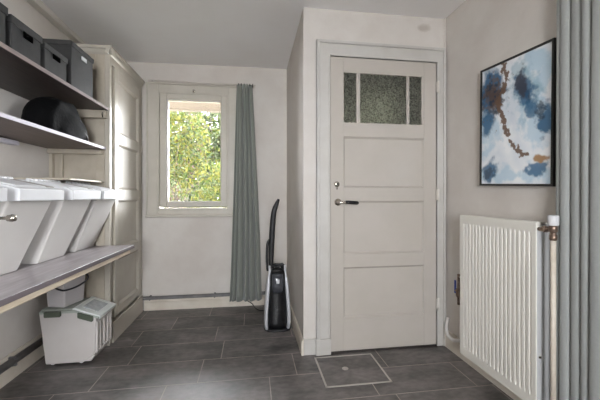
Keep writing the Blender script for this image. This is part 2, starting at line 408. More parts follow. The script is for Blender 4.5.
# ---- door_1 casing and leaf
bm = new()
def casing(bm):
    z1 = 2.104
    # left, right, top: flat board, raised outer fillet, inner bead
    for (u0, u1, s) in ((.424, .518, 1), (1.293, 1.356, -1)):
        box(bm, u0, u1, YD - .018, YD, 0 if s < 0 else .10, z1, .003)
        o = u0 if s > 0 else u1
        box(bm, min(o, o + s * .02), max(o, o + s * .02), YD - .03, YD, 0 if s < 0 else .10, z1, .004)
        o2 = u1 - .012 if s > 0 else u0
        box(bm, o2, o2 + .012, YD - .020, YD + .02, 0 if s < 0 else .10, 2.003, .003)
    box(bm, .424, 1.356, YD - .0181, YD, 2.003, z1, .003)
    box(bm, .424, 1.356, YD - .0301, YD, z1 - .02, z1 + .001, .004)
    box(bm, .518, 1.3, YD - .020, YD + .02, 2.003, 2.016, .003)
    box(bm, .418, .522, YD - .034, YD, 0, .108, .004)      # plinth block
    # jambs
    box(bm, .50, .522, YD + .0, YD + .11, 0, 2.003, .002); box(bm, 1.298, 1.318, YD, YD + .11, 0, 2.003, .002); box(bm, .50, 1.318, YD, YD + .11, 2.006, 2.02, .002)
casing(bm); struct('trim_door', bm, M['casing'])
DX0, DX1, DY0, DY1 = .5205, 1.2905, YD - .012, YD + .024
bm = new()
rails = [(.012, .228), (.575, .665), (1.025, 1.118), (1.463, 1.560), (1.897, 2.0)]
box(bm, DX0, .614, DY0, DY1, .012, 2.0, .002); box(bm, 1.196, DX1, DY0, DY1, .012, 2.0, .002)
for a, b in rails: box(bm, .6135, 1.1965, DY0 + .0002, DY1, a, b, .002)
do = struct('door_1', bm, M['doorp'])
bm = new()
for (a, b) in ((.228, .575), (.665, 1.025), (1.118, 1.463)):
    box(bm, .612, 1.198, DY0 + .014, DY1 - .014, a - .004, b + .004)
    t = new()
    # sloped bead round the recess
    O = [(.612, a), (1.198, a), (1.198, b), (.612, b)]; I = [(.624, a + .012), (1.186, a + .012), (1.186, b - .012), (.624, b - .012)]
    vo = [t.verts.new((x, DY0 + .001, z)) for x, z in O]; vi = [t.verts.new((x, DY0 + .0145, z)) for x, z in I]
    for i in range(4): t.faces.new((vo[i], vo[(i + 1) % 4], vi[(i + 1) % 4], vi[i]))
    merge(bm, t)
obj('door_panel', bm, M['doorp'], do)
bm = new()
for (x0, x1) in ((.7035, .7315), (1.068, 1.09)): box(bm, x0, x1, DY0 + .004, DY1 - .004, 1.558, 1.90, .002)
box(bm, 1.18, 1.1975, DY0 + .003, DY1 - .004, 1.558, 1.90, .002)
obj('glazing_bar', bm, M['doorp'], do)
for (x0, x1) in ((.613, .704), (.731, 1.069), (1.089, 1.181)):
    bm = new(); box(bm, x0, x1, DY0 + .014, DY0 + .019, 1.559, 1.898); obj('pane', bm, M['obscure'], do)
bm = new(); lathe(bm, [(.019, 0), (.019, -.006), (.015, -.011), (.006, -.013)], (.566, DY0 + .002, 1.139), 18, axis='y')
box(bm, .561, .571, DY0 - .008, DY0, 1.104, 1.128, .003)
ec = obj('lock_escutcheon', bm, M['chrome'], do)
bm = new(); lathe(bm, [(.0045, -.0132), (.0045, -.0142)], (.566, DY0 + .002, 1.141), 10, axis='y'); obj('keyhole', bm, M['hole'], ec)
bm = new(); lathe(bm, [(.024, 0), (.024, -.007), (.019, -.012), (.011, -.014), (.010, -.04), (.010, -.055)], (.573, DY0 + .002, 1.018), 20, axis='y')
tube(bm, smooth_path([(.573, DY0 - .045, 1.018), (.60, DY0 - .05, 1.017), (.64, DY0 - .05, 1.014), (.69, DY0 - .048, 1.010)]), .0085, 10)
hd = obj('door_handle', bm, M['chrome'], do)
bm = new(); tube(bm, [(.612, DY0 - .05, 1.019), (.63, DY0 - .052, 1.018), (.69, DY0 - .052, 1.014), (.699, DY0 - .05, 1.013)], [.0105, .0125, .0125, .009], 12)
obj('handle_grip', bm, M['blackp'], hd, 'black grip sleeve')
for z in (.306, 1.068, 1.822):
    bm = new(); tube(bm, [(1.288, DY0 - .028, z - .042), (1.288, DY0 - .028, z + .042)], .0065, 10)
    box(bm, 1.276, 1.298, DY0 - .0262, DY0 - .022, z - .035, z + .035, .001)
    obj('hinge', bm, M['trim'], do)
bm = new(); box(bm, .522, 1.298, YD - .004, YD + .11, -.0008, .010, .002); struct('trim_threshold', bm, M['threshold'])

# dim hall behind the obscured door glass
bm = new()
box(bm, XP + .09, XR, YD + .11, YB, -.04, -.005); struct('floor_hall', bm, M['threshold'])
bm = new(); box(bm, XP + .0901, XR, YB - .02, YB - .0001, -.005, 2.3); box(bm, XP + .0901, XP + .10, YD + .1101, YB - .02, -.005, 2.3); box(bm, XR - .01, XR - .0001, YD + .1101, YB - .02, -.005, 2.3)
struct('wall_hall', bm, M['hallwall'])
area('added_hall_light', (1.22, 3.10, 1.78), (-PI / 2, 0, 0), .4, .5, .9, (.95, 1, .8))  # added greenish lamp for the glimmer in the door glass, no window built

# ---- pipes low on the back and left walls
bm = new()
tube(bm, smooth_path([(XL + .032, -1.7, .105), (XL + .032, 2.42, .112)], 2), .021, 12)
for y in (.6, 1.35, 2.08): box(bm, XL, XL + .05, y - .008, y + .008, .082, .136, .003)
tag(obj('heating_pipe', bm, M['greypipe']), 'grey pipe running just above the left skirting under the worktop', 'pipe')
bm = new()
tube(bm, [(-.99, YB - .038, .118), (-.985, YB - .038, .12), (.095, YB - .036, .122), (.33, YB - .036, .122)], .0165, 12)
for x in (-.93, -.35, .2): box(bm, x - .007, x + .007, YB - .05, YB, .1, .14, .003)
tag(obj('heating_pipe', bm, M['greypipe']), 'grey pipe running just above the skirting beneath the garden window', 'pipe')

# ================================================================ cabinet
cb = thing('built_in_cabinet', 'tall cream painted cupboard with panelled doors standing left of the window', 'cupboard', (-1.2, 2.8, 0)); P = Part(cb)
XF = -1.0; CY1 = 3.145; CT = 2.062
bm = new()
box(bm, XL + .002, XF - .0305, YC + .028, CY1, 0.0, CT)
obj_c = P.add('carcass', bm, M['cabside'])
bm = new()   # frame and panel of the side that faces the shelves
box(bm, -1.088, XF - .0305, YC, YC + .034, 0, CT, .001)
box(bm, XL + .002, -1.365, YC, YC + .0335, 0, CT, .001)
box(bm, -1.325, -1.305, YC + .006, YC + .0335, .72, 1.355, .002)
box(bm, XL + .002, -1.088, YC, YC + .0338, 1.36, 1.402, .002)
box(bm, XL + .002, -1.088, YC, YC + .0338, 1.95, CT, .002)
box(bm, XL + .002, -1.088, YC, YC + .0338, 0, .08, .002)
P.add('side_frame', bm, M['cabside'])
bm = new()   # face frame on the room side
frame_rect(bm, 'x', XF - .03, XF, YC - .001, CY1, .0, CT, (.045, .055, .02, .055), .003)
box(bm, XF - .01, XF + .006, YC - .002, YC + .014, 0, CT, .005, seg=2)
P.add('face_frame', bm, M['cab'])
def cdoor(y0, y1, z0, z1, panels):
    bm = new(); a, b = XF - .02, XF + .006; st = .062
    box(bm, a, b, y0, y0 + st, z0, z1, .003); box(bm, a, b, y1 - st, y1, z0, z1, .003)
    zs = [z0] + [z for p in panels for z in p] + [z1]
    for i in range(0, len(zs), 2): box(bm, a, b - .0002, y0 + st, y1 - st, zs[i], zs[i + 1], .003)
    d = P.add('door', bm, M['cab'])
    bm = new()
    for (c0, c1) in panels:
        box(bm, a + .002, b - .016, y0 + st - .003, y1 - st + .003, c0 - .003, c1 + .003)
        t = new(); A = y0 + st; B = y1 - st
        O = [(A, c0), (B, c0), (B, c1), (A, c1)]; I = [(A + .014, c0 + .014), (B - .014, c0 + .014), (B - .014, c1 - .014), (A + .014, c1 - .014)]
        vo = [t.verts.new((b - .001, y, z)) for y, z in O]; vi = [t.verts.new((b - .0158, y, z)) for y, z in I]
        for i in range(4): t.faces.new((vo[(i + 1) % 4], vo[i], vi[i], vi[(i + 1) % 4]))
        merge(bm, t)
    P.add('door_panel', bm, M['cab'], parent=d)
    return d
d1 = cdoor(2.545, 3.10, .172, 2.005, [(.235, .585), (.665, 1.025), (1.112, 1.45), (1.535, 1.925)])
for z in (.37, 1.07, 1.48):
    bm = new(); tube(bm, [(XF + .008, 3.104, z - .03), (XF + .008, 3.104, z + .03)], .006, 8); box(bm, XF - .002, XF + .004, 3.09, 3.118, z - .026, z + .026, .001)
    P.add('hinge', bm, M['cab'])
bm = new(); box(bm, XF + .001, XF + .012, 2.50, 3.14, 0.0, .15, .003); P.add('plinth', bm, M['cab'])
bm = new()   # crown moulding on front and side
cr = [(0, 0), (.012, 0), (.02, .012), (.026, .03), (.034, .036), (.034, .055), (0, .055)]
prism(bm, [(XF + u - .01, CT - .002 + v) for u, v in cr], YC - .03, CY1, 'y')
prism(bm, [(YC - u + .01, CT - .002 + v) for u, v in cr], XL + .06, XF + .022, 'x')
box(bm, XL + .04, XF - .01, YC + .01, CY1, CT - .002, CT + .045)
P.add('crown_moulding', bm, M['cab'])

# ================================================================ shelves, worktop
def shelf(name, label, x1, y1, z0, z1, top, edge, under):
    t = thing(name, label, 'shelf', (-1.2, 1.2, z0)); Q = Part(t)
    bm = new(); box(bm, XL + .001, x1 - .0015, -.6, y1, z0, z1, .001); Q.add('board', bm, under)
    bm = new(); box(bm, x1 - .0015, x1, -.6, y1, z0, z1, .0005); Q.add('edge_band', bm, edge)
    return t, Q
t, Q = shelf('wall_shelf', 'dark brown upper shelf holding the charcoal boxes', -1.0, YC - .004, 1.662, 1.682, None, M['edge_taupe'], M['wood'])
bm = new()
box(bm, XL + .002, -1.01, YC - .026, YC - .003, 1.605, 1.661, .003); Q.add('support_batten', bm, M['cabside'])
bm = new(); tube(bm, [(-1.03, YC - .03, 1.61), (-1.03, YC - .042, 1.63), (-1.03, YC - .03, 1.645)], .003, 6); Q.add('hook', bm, M['blackm'])
t, Q = shelf('wall_shelf', 'taupe middle shelf with white front edge carrying a black bag', -1.02, YC - .004, 1.386, 1.404, None, M['edge_white'], M['under'])
bm = new(); box(bm, XL + .002, -1.035, YC - .024, YC - .003, 1.352, 1.3855, .003); Q.add('support_batten', bm, M['cabside'])
bm = new(); box(bm, -1.036, -1.0205, YC - .0035, YC - .0005, 1.385, 1.405, .0005); Q.add('end_cap', bm, M['blackp'])
wt = thing('worktop', 'long grey-brown wood effect worktop with pale batten under the white bins', 'worktop', (-1.1, 1.2, .675)); Q = Part(wt)
bm = new(); box(bm, XL + .001, -.832, -.6, YC - .003, .689, .711, .0015); Q.add('board', bm, M['worktop'])
bm = new(); box(bm, -.832, -.8305, -.6, YC - .003, .689, .711, .0005); Q.add('edge_band', bm, M['topedge'])
bm = new(); box(bm, -.875, -.838, -.6, YC - .06, .662, .6888, .002); box(bm, XL + .001, XL + .03, -.6, YC - .01, .655, .6888, .002); Q.add('support_batten', bm, M['pine'])
# strip lamp body on the wall below the middle shelf
bm = new(); box(bm, XL + .001, XL + .045, 1.0, 2.11, 1.355, 1.38, .004); box(bm, XL + .002, XL + .042, 2.108, 2.118, 1.357, 1.378, .003)
tag(obj('strip_light', bm, M['edge_white']), 'slim white strip light fixed to the left wall beneath the middle shelf', 'light')

# ================================================================ charcoal boxes
def cbox(name, label, y0, y1, z1, x0=-1.36, x1=-1.02, lid_h=.035, hole=None, holder=None, group=None):
    t = thing(name, label, 'box', ((x0 + x1) / 2, (y0 + y1) / 2, 1.683), group); Q = Part(t); z0 = 1.683
    bm = new(); box(bm, x0 + .005, x1 - .005, y0 + .008, y1 - .008, z0, z1 - .004, .002); Q.add('body', bm, M['box'])
    bm = new(); box(bm, x0, x1, y0, y1, z1 - lid_h, z1, .0025)
    Q.add('lid', bm, M['box'])
    if hole:
        a, b, c, d = hole; bm = new(); box(bm, x1 - .0045, x1 + .0008, a, b, c, d, .0005); Q.add('handle_slot', bm, M['hole'], label='black plate for the shade inside the handle slot')
    if holder:
        a, b, c, d = holder; bm = new(); frame_rect(bm, 'x', x1 - .003, x1 + .003, a, b, c, d, .003, .0005); box(bm, x1 - .004, x1 + .001, a + .003, b - .003, c + .003, d - .003, mi=0); Q.add('label_holder', bm, M['silver'], label='silver framed label')
    return t
G = 'charcoal cardboard boxes on the upper shelf'
cbox('storage_box', 'charcoal lidded box at the left photo edge, nearest on the upper shelf', 1.32, 1.535, 1.856, group=G)
cbox('storage_box', 'charcoal lidded box with handle slot, second from the left on the upper shelf', 1.552, 1.762, 1.842, hole=(1.63, 1.69, 1.778, 1.806), group=G)
cbox('storage_box', 'smallest charcoal box with handle slot, directly left of the large box', 1.778, 1.985, 1.828, hole=(1.85, 1.91, 1.775, 1.80), group=G, lid_h=.03)
cbox('storage_box', 'large tall charcoal box with silver label holder beside the cupboard', 2.018, 2.285, 1.952, holder=(2.13, 2.185, 1.885, 1.907), group=G, lid_h=.03, x0=-1.37)

# ================================================================ black bag
t = thing('black_bag', 'soft black zipped bag slumped on the middle shelf', 'bag', (-1.22, 2.08, 1.405)); Q = Part(t)
bm = new(); bmesh.ops.create_uvsphere(bm, u_segments=56, v_segments=32, radius=1)
for v in bm.verts:
    x, y, z = v.co
    # rounded slab: long along y, dome on top, flat at bottom, tapering towards the far end
    sy = math.copysign(abs(y) ** .85, y); sx = math.copysign(abs(x) ** .75, x)
    if z < 0:
        k_ = 1 / max(1e-4, math.hypot(x, y)) if z > -.6 else 1
        sx *= 1; x, y = x * k_, y * k_; sy = math.copysign(abs(y) ** .85, y); sx = math.copysign(abs(x) ** .75, x)
    zz = max(0, z) ** .75
    prof = 1.0 if y < .15 else max(.22, 1 - .86 * (y - .15) ** 1.15)
    wid = 1.0 - .25 * max(0, -y - .3) - .1 * max(0, y)
    h = .238 * prof * zz
    wv = noise.noise(Vector((x * 2.2, y * 3.0, z * 2.0))) * .014 + noise.noise(Vector((x * 6, y * 9, z * 5))) * .006
    v.co = (-1.175 + sx * .112 * wid + wv, 2.165 + sy * .258, 1.4045 + max(0, h + wv * zz))
for f in bm.faces: f.smooth = True
bg_ = Q.add('bag_body', bm, M['bag'], smooth=True)
bm = new(); tube(bm, smooth_path([(-1.11, 2.18, 1.585), (-1.085, 2.25, 1.54), (-1.078, 2.31, 1.49), (-1.09, 2.36, 1.435)]), .0022, 6); Q.add('zip', bm, M['zip'], label='silver zip')
bm = new()
tube(bm, smooth_path([(-1.15, 2.04, 1.60), (-1.085, 2.12, 1.545), (-1.07, 2.21, 1.49), (-1.07, 2.30, 1.445), (-1.095, 2.35, 1.418)]), .006, 8); Q.add('strap', bm, M['blackm'])

# ================================================================ white sorting bins
BL = {}
def make_bin(y):
    t = thing('storage_bin', '', 'bin', (-1.15, y, .7115), 'white slanted storage bins on the worktop')
    def add(name, bm, m, parent=None, label=None): return obj(name, bm, m, parent or t, label)
    X = lambda x: x + 1.15
    bm = new()
    hexa(bm, [(X(-1.345), .022, 0), (X(-1.085), .022, 0), (X(-1.085), .262, 0), (X(-1.345), .262, 0)],
         [(X(-1.365), .0, .332), (X(-.945), .0, .332), (X(-.945), .284, .332), (X(-1.365), .284, .332)], .008)
    add('bin_body', bm, M['binbody'])
    bm = new()
    pr = [(X(-.902), .328), (X(-.900), .378), (X(-.95), .393), (X(-1.10), .424), (X(-1.14), .428), (X(-1.36), .408), (X(-1.372), .40), (X(-1.372), .328)]
    prism(bm, pr, -.010, .294, 'y', .004)
    ld = add('lid', bm, M['whiteplastic'])
    bm = new()   # raised front flap with a groove on either side
    pr = [(X(-.925), .385), (X(-.935), .394), (X(-1.095), .428), (X(-1.10), .42)]
    prism(bm, pr, .012, .205, 'y', .002)
    add('flap', bm, M['whiteplastic'], ld)
    bm = new(); pr = [(X(-.93), .386), (X(-.935), .3935), (X(-1.095), .4262), (X(-1.095), .41)]
    prism(bm, pr, .206, .268, 'y', .0008); add('groove', bm, M['binshade'], ld, 'grey recessed groove')
    bm = new()
    for k in range(7):
        y0 = .004 + k * .041
        tube(bm, [(X(-1.12), y0, .430), (X(-1.12), y0 + .028, .430)], .0085, 10)
    add('hinge', bm, M['whiteplastic'], ld)
    bm = new(); pr = [(X(-1.15), .424), (X(-1.16), .4325), (X(-1.34), .416), (X(-1.345), .406)]
    prism(bm, pr, .012, .272, 'y', .002); add('rear_flap', bm, M['whiteplastic'], ld)
    return t
def copy_tree(o, parent=None):
    c = o.copy(); COL.objects.link(c); c.parent = parent
    for ch in o.children: copy_tree(ch, c)
    return c
def children_of(o): return [x for x in D.objects if x.parent == o]
def copy_all(o, parent=None):
    kids = children_of(o); c = o.copy(); COL.objects.link(c); c.parent = parent
    for k in kids: copy_all(k, c)
    return c
b0 = make_bin(1.425); bins = [b0]
labs = ['white slanted bin with a small red mark on its lid',
        'white slanted bin cut off at the left photo edge, metal knob on its front',
        'white slanted bin between the red-marked bin and the one beside the cupboard',
        'white slanted bin at the cupboard end of the worktop, farthest of the row']
for y in (1.058, 1.808, 2.160):
    c = copy_all(b0); c.location.y = y; bins.append(c)
for b, l in zip(bins, labs): b['label'] = l
lid2 = [c for c in children_of(b0) if c.name.startswith('lid')][0]
bm = new(); lathe(bm, [(.011, .0), (.011, .0012)], (-.965 + 1.15, .05, .3875 + .0085), 14)
bm.transform(Matrix.Translation((-.965 + 1.15, .05, .3965)) @ Matrix.Rotation(.2, 4, 'Y') @ Matrix.Translation((-(-.965 + 1.15), -.05, -.3955)))
obj('red_mark', bm, M['red'], lid2, 'orange-red mark on the lid')
bm = new(); lathe(bm, [(.006, -.02), (.006, .02), (.012, .026), (.014, .04), (.011, .05), (.004, .053)], (.245, .262, .268), 16, axis='x')
obj('knob', bm, M['chrome'], bins[1], 'metal knob')
# pale board lying on the far bins
bm = new(); box(bm, -1.33, -1.03, 2.02, 2.448, 1.1525, 1.164, .002)
tag(obj('loose_board', bm, M['cabside']), 'thin cream board lying flat across the lids of the farthest bins', 'board')

# ================================================================ lidded storage box on the floor and caddy
t = thing('food_storage_container', 'large white plastic container with green latches and sloped lid on the floor', 'container', (-1.13, 2.32, 0)); Q = Part(t)
y0, y1 = 2.21, 2.45
bm = new()
hexa(bm, [(-1.27, y0 + .012, .02), (-1.01, y0 + .012, .012), (-1.01, y1 - .012, .012), (-1.27, y1 - .012, .02)],
     [(-1.272, y0 + .012, .03), (-.985, y0 + .012, .05), (-.985, y1 - .012, .05), (-1.272, y1 - .012, .03)], .004)
prism(bm, [(-1.268, .012), (-1.05, .012), (-.985, .06), (-.978, .292), (-1.10, .330), (-1.305, .330)], y0 + .004, y1 - .004, 'y', .008)
Q.add('container_body', bm, M['boxbody'])
bm = new(); frame_rect(bm, 'x', -.990, -.972, y0 + .012, y1 - .012, .06, .262, (.022, .022, .014, .014), .004)
for yy in (2.275, 2.33, 2.385): box(bm, -.990, -.973, yy - .008, yy + .008, .06, .262, .003)
Q.add('front_ribs', bm, M['boxbody'])
bm = new(); prism(bm, [(-1.302, .326), (-1.10, .326), (-.964, .283), (-.962, .296), (-1.10, .343), (-1.302, .343)], y0 - .001, y1 + .002, 'y', .005)
prism(bm, [(-1.30, .343), (-1.12, .343), (-1.12, .352), (-1.295, .352)], y0 + .012, y1 - .012, 'y', .003)
ld = Q.add('lid', bm, M['boxlid'])
bm = new(); prism(bm, [(-1.112, .3445), (-1.10, .3445), (-.957, .296), (-.957, .286), (-.953, .28), (-.948, .30), (-1.095, .357), (-1.112, .357)], y0 - .002, y1, 'y', .004)
fl_ = Q.add('front_flap', bm, M['boxflap'], label='paler hinged front flap')
bm = new(); prism(bm, [(-1.075, .3485), (-.985, .3135), (-.983, .3165), (-1.073, .3525)], y0 + .045, y1 - .045, 'y', .001); Q.add('flap_window', bm, M['boxwin'], parent=fl_)
for (xa, xb, za, zb) in ((-1.265, -1.18, .342, .342), (-1.075, -.995, .330, .302)):
    bm = new(); prism(bm, [(xa, za - .034), (xb, zb - .034), (xb + .004, zb - .028), (xb + .004, zb), (xa - .004, za), (xa - .004, za - .028)], y0 - .014, y0 + .004, 'y', .003)
    Q.add('latch', bm, M['latch'])
for (x, y) in ((-1.235, y0 + .03), (-1.235, y1 - .03), (-1.07, y0 + .03), (-1.07, y1 - .03)):
    bm = new(); lathe(bm, [(.014, -.010), (.014, .010)], (x, y, .014), 14, axis='y'); Q.add('wheel', bm, M['caddy'])

t = thing('bucket', 'small off-white bucket with dark handle standing on the container lid', 'bucket', (-1.215, 2.325, .3525)); Q = Part(t)
c0 = Vector((-1.209, 2.328, 0)); a = math.radians(-14)
def rot(px, py): return (c0.x + px * math.cos(a) - py * math.sin(a), c0.y + px * math.sin(a) + py * math.cos(a))
bm = new(); hb, ht = (.060, .082), (.071, .096)
hexa(bm, [rot(-hb[0], -hb[1]) + (.3527,), rot(hb[0], -hb[1]) + (.3527,), rot(hb[0], hb[1]) + (.3527,), rot(-hb[0], hb[1]) + (.3527,)],
     [rot(-ht[0], -ht[1]) + (.632,), rot(ht[0], -ht[1]) + (.632,), rot(ht[0], ht[1]) + (.632,), rot(-ht[0], ht[1]) + (.632,)], .012, seg=3)
Q.add('bucket_body', bm, M['caddy'])
bm = new(); zt = .622
hexa(bm, [rot(-.075, -.1) + (zt,), rot(.075, -.1) + (zt,), rot(.075, .1) + (zt,), rot(-.075, .1) + (zt,)],
     [rot(-.075, -.1) + (zt + .018,), rot(.075, -.1) + (zt + .018,), rot(.075, .1) + (zt + .018,), rot(-.075, .1) + (zt + .018,)], .005)
Q.add('rim', bm, M['caddy'])
bm = new(); pts = [rot(-.03, -.097) + (.50,), rot(.04, -.103) + (.475,), rot(.078, -.09) + (.468,), rot(.088, 0) + (.472,), rot(.084, .085) + (.498,), rot(.06, .103) + (.53,)]
tube(bm, smooth_path(pts), .0055, 8); Q.add('bucket_handle', bm, M['bail'], label='dark grey carrying handle')

# ================================================================ hatch in the floor
t = thing('floor_hatch', 'square tiled floor hatch with pale metal edge in front of the door', 'hatch', (.6, 1.91, 0)); Q = Part(t)
hx0, hx1, hy0, hy1 = .403, .792, 1.742, 2.078
bm = new()
bm_q = [((hx0, hx0 + .011), (hy0, hy1)), ((hx1 - .011, hx1), (hy0, hy1)), ((hx0, hx1), (hy0, hy0 + .011)), ((hx0, hx1), (hy1 - .011, hy1))]
for (xa, xb), (ya, yb) in bm_q: box(bm, xa, xb, ya, yb, .0002, .0030, .0006)
Q.add('hatch_frame', bm, M['alu'])
bm = new(); box(bm, hx0 + .010, hx1 - .010, hy0 + .010, 2.020, .0001, .0018); box(bm, hx0 + .010, hx1 - .010, 2.023, hy1 - .010, .0001, .0018)
ht_ = Q.add('tile_insert', bm, M['tile'])
bm = new(); lathe(bm, [(.019, .0018), (.019, .0034), (.015, .0038), (.011, .0034), (.011, .003), (.004, .003), (.003, .0045)], (.565, 1.918, 0), 20)
Q.add('hatch_lock', bm, M['alu'])

# ================================================================ vacuum
t = thing('handheld_vacuum', 'black upright cleaner with silver sides and long curved nozzle by the partition', 'vacuum', (.2, 2.62, 0)); Q = Part(t)
vx, vy = .200, 2.60
def ring(cx, cy, hx, hy, z, n=28, e=.7):
    out = []
    for k in range(n):
        a = 2 * PI * k / n; c, s = math.cos(a), math.sin(a)
        out.append((cx + math.copysign(abs(c) ** e, c) * hx, cy + math.copysign(abs(s) ** e, s) * hy, z))
    return out
def loft(bm, rings, mi=0):
    t = new(); R = [[t.verts.new(p) for p in r] for r in rings]; n = len(R[0])
    for a, b in zip(R, R[1:]):
        for k in range(n): t.faces.new((a[k], a[(k + 1) % n], b[(k + 1) % n], b[k])).smooth = True
    t.faces.new(R[0][::-1]); t.faces.new(R[-1]); bmesh.ops.recalc_face_normals(t, faces=t.faces[:]); merge(bm, t, mi)
bm = new(); loft(bm, [ring(vx, vy, .104, .088, 0), ring(vx, vy, .106, .09, .006), ring(vx, vy, .104, .088, .014), ring(vx, vy, .09, .075, .018)]); Q.add('base', bm, M['blackm'])
sect = [(.015, .088, .07), (.06, .094, .076), (.15, .092, .075), (.26, .084, .07), (.36, .076, .063), (.43, .070, .056), (.465, .064, .05)]
bm = new(); loft(bm, [ring(vx, vy, a * .93, b, z) for z, a, b in sect]); bd = Q.add('vacuum_body', bm, M['blackp'])
for s in (-1, 1):
    bm = new()
    rr = []
    for z, a, b in sect + [(.505, .066, .03)]:
        wdt = .017 if z < .4 else .009
        cx = vx + s * (a - .004)
        rr.append(ring(cx, vy - .012, wdt, b * (.85 if z < .4 else .6), z, 16, .8))
    loft(bm, rr); Q.add('side_panel', bm, M['silver'], label='silver side shell')
bm = new(); loft(bm, [ring(vx, vy - .045, .045, .030, .30, 20, .7), ring(vx, vy - .048, .046, .034, .36, 20), ring(vx, vy - .044, .045, .030, .43, 20), ring(vx, vy - .04, .04, .022, .445, 20)])
Q.add('dust_cup', bm, M['smoke'])
bm = new(); box(bm, vx - .012, vx + .012, vy - .086, vy - .076, .375, .41, .003); Q.add('power_button', bm, M['silver'])
bm = new(); tube(bm, smooth_path([(vx - .055, vy - .02, .46), (vx - .04, vy - .02, .505), (vx + .0, vy - .01, .492), (vx + .04, vy - .01, .512), (vx + .058, vy - .01, .47)]), .011, 10)
tube(bm, smooth_path([(vx - .05, vy + .02, .465), (vx - .02, vy + .02, .50), (vx + .03, vy + .02, .50), (vx + .055, vy + .02, .46)]), .012, 10)
lathe(bm, [(.05, .455), (.046, .475), (.03, .48)], (vx, vy, 0), 18); Q.add('cradle', bm, M['blackm'])
bm = new(); path = smooth_path([(.163, vy, .45), (.151, vy, .52), (.153, vy, .60), (.158, vy, .72), (.163, vy, .82), (.173, vy, .92), (.190, vy, .98), (.212, vy, 1.035)], 5)
n = len(path); rads = [.017 + .006 * math.sin(PI * min(1, i / n * 1.1)) if i < n * .8 else .021 - .014 * ((i - n * .8) / (n * .2)) for i in range(n)]
tube(bm, path, rads, 12); Q.add('nozzle', bm, M['blackm'])
bm = new(); tube(bm, smooth_path([(.125, vy, .46), (.118, vy, .55), (.122, vy, .67), (.14, vy, .71)]), .010, 10); Q.add('clip_handle', bm, M['blackm'])
# cable on the floor
bm = new(); tube(bm, smooth_path([(-.04, 3.145, .05), (.0, 3.11, .035), (.03, 3.03, .02), (.07, 3.0, .006), (.13, 2.98, .005), (.17, 2.9, .005), (.18, 2.76, .005), (.19, 2.69, .012)]), .004, 7)
tag(obj('power_cable', bm, M['blackm']), 'thin black cable trailing from behind the curtain to the cleaner', 'cable')

# ================================================================ curtains
def curtain(name, root, cx, cy, along, prof_fn, z0, z1, nz, nu, th=.003, cloth=None):
    bm = new(); grid = []
    for j in range(nz + 1):
        f = j / nz; z = z0 + (z1 - z0) * f; row = []
        for i in range(nu + 1):
            u = i / nu; row.append(bm.verts.new(prof_fn(u, f) + (z,)))
        grid.append(row)
    for a, b in zip(grid, grid[1:]):
        for i in range(nu): bm.faces.new((a[i], a[i + 1], b[i + 1], b[i])).smooth = True
    o = obj(name, bm, cloth or M['cloth'], root)
    m = o.modifiers.new('th', 'SOLIDIFY'); m.thickness = th; m.offset = 0
    return o
t = thing('window_curtain', 'grey-green curtain gathered at the right side of the garden window', 'curtain', (0, 0, 0))
rnd = random.Random(5); ph = [rnd.uniform(0, 6) for _ in range(6)]
def pf1(u, f):
    xl = -.205 + .062 * f ** .8; xr = .085 - .088 * f ** 1.3
    x = xl + (xr - xl) * u
    fold = 5.0
    uu = u + .035 * math.sin(4.2 * u * PI + ph[0] + 1.2 * (1 - f)) + .02 * math.sin(9 * u + ph[1])
    amp = (.034 + .010 * math.sin(5 * u + ph[2])) * (.55 + .45 * (1 - f))
    y = 3.068 - amp * (2 * abs(math.sin(PI * fold * uu)) ** .7 - 1) + .008 * math.sin(2 * PI * 2.3 * u + ph[3] + 2 * f)
    return (x + .006 * math.cos(2 * PI * fold * uu), y)
curtain('curtain_cloth', t, 0, 0, 'x', pf1, .082, 2.10, 40, 150)
bm = new()
for k in range(6): box(bm, -.128 + k * .026, -.12 + k * .026, 3.05, 3.10, 2.085, 2.108, .002)
obj('heading_hook', bm, M['rail'], t)
bm = new(); tube(bm, [(-.94, 3.12, 2.122), (.012, 3.12, 2.118)], .0045, 8); tube(bm, smooth_path([(.012, 3.12, 2.118), (.026, 3.105, 2.11), (.02, 3.075, 2.103)], 4), .006, 8)
box(bm, -.905, -.895, 3.12, YB, 2.115, 2.126, .001); box(bm, -.02, -.01, 3.12, YB, 2.112, 2.124, .001)
tag(obj('curtain_rail', bm, M['trim']), 'thin curtain rail above the garden window trim', 'rail')

t = thing('side_curtain', 'large grey-green floor-length curtain at the right edge, beside the radiator', 'curtain', (0, 0, 0))
def pf2(u, f):
    y = 1.232 + .012 * (1 - f) - u * .46
    fold = 10.0
    uu = u + .018 * math.sin(11 * u + ph[4] + .8 * f) + .012 * math.sin(23 * u + ph[5])
    s = (2 * abs(math.sin(PI * fold * uu + 1.1)) ** (.42 + .2 * math.sin(13 * u + ph[1])) - 1) * (1 - .18 * (1 + math.sin(17 * u + ph[0] + f)))
    amp = .031 + .002 * math.sin(7 * u + 1)
    amp *= 1 - .7 * math.exp(-u / .05)
    x = 1.324 + .008 * math.exp(-u / .05) - amp * s + .001 * math.sin(3 * f + 9 * u)
    return (x, y + .006 * math.sin(2 * PI * fold * uu + 2.2) * (1 - math.exp(-u / .05)))
curtain('curtain_cloth', t, 0, 0, 'y', pf2, .012, 2.285, 30, 320, cloth=M['cloth_lit'])
bm = new(); tube(bm, [(1.312, 1.235, 2.30), (1.312, -1.0, 2.30)], .011, 10)
for y in (1.22, .1, -.95): box(bm, 1.305, XR, y - .006, y + .006, 2.295, 2.305, .001)
tag(obj('curtain_rail', bm, M['rail']), 'curtain rail under the ceiling on the right wall above the side window', 'rail')

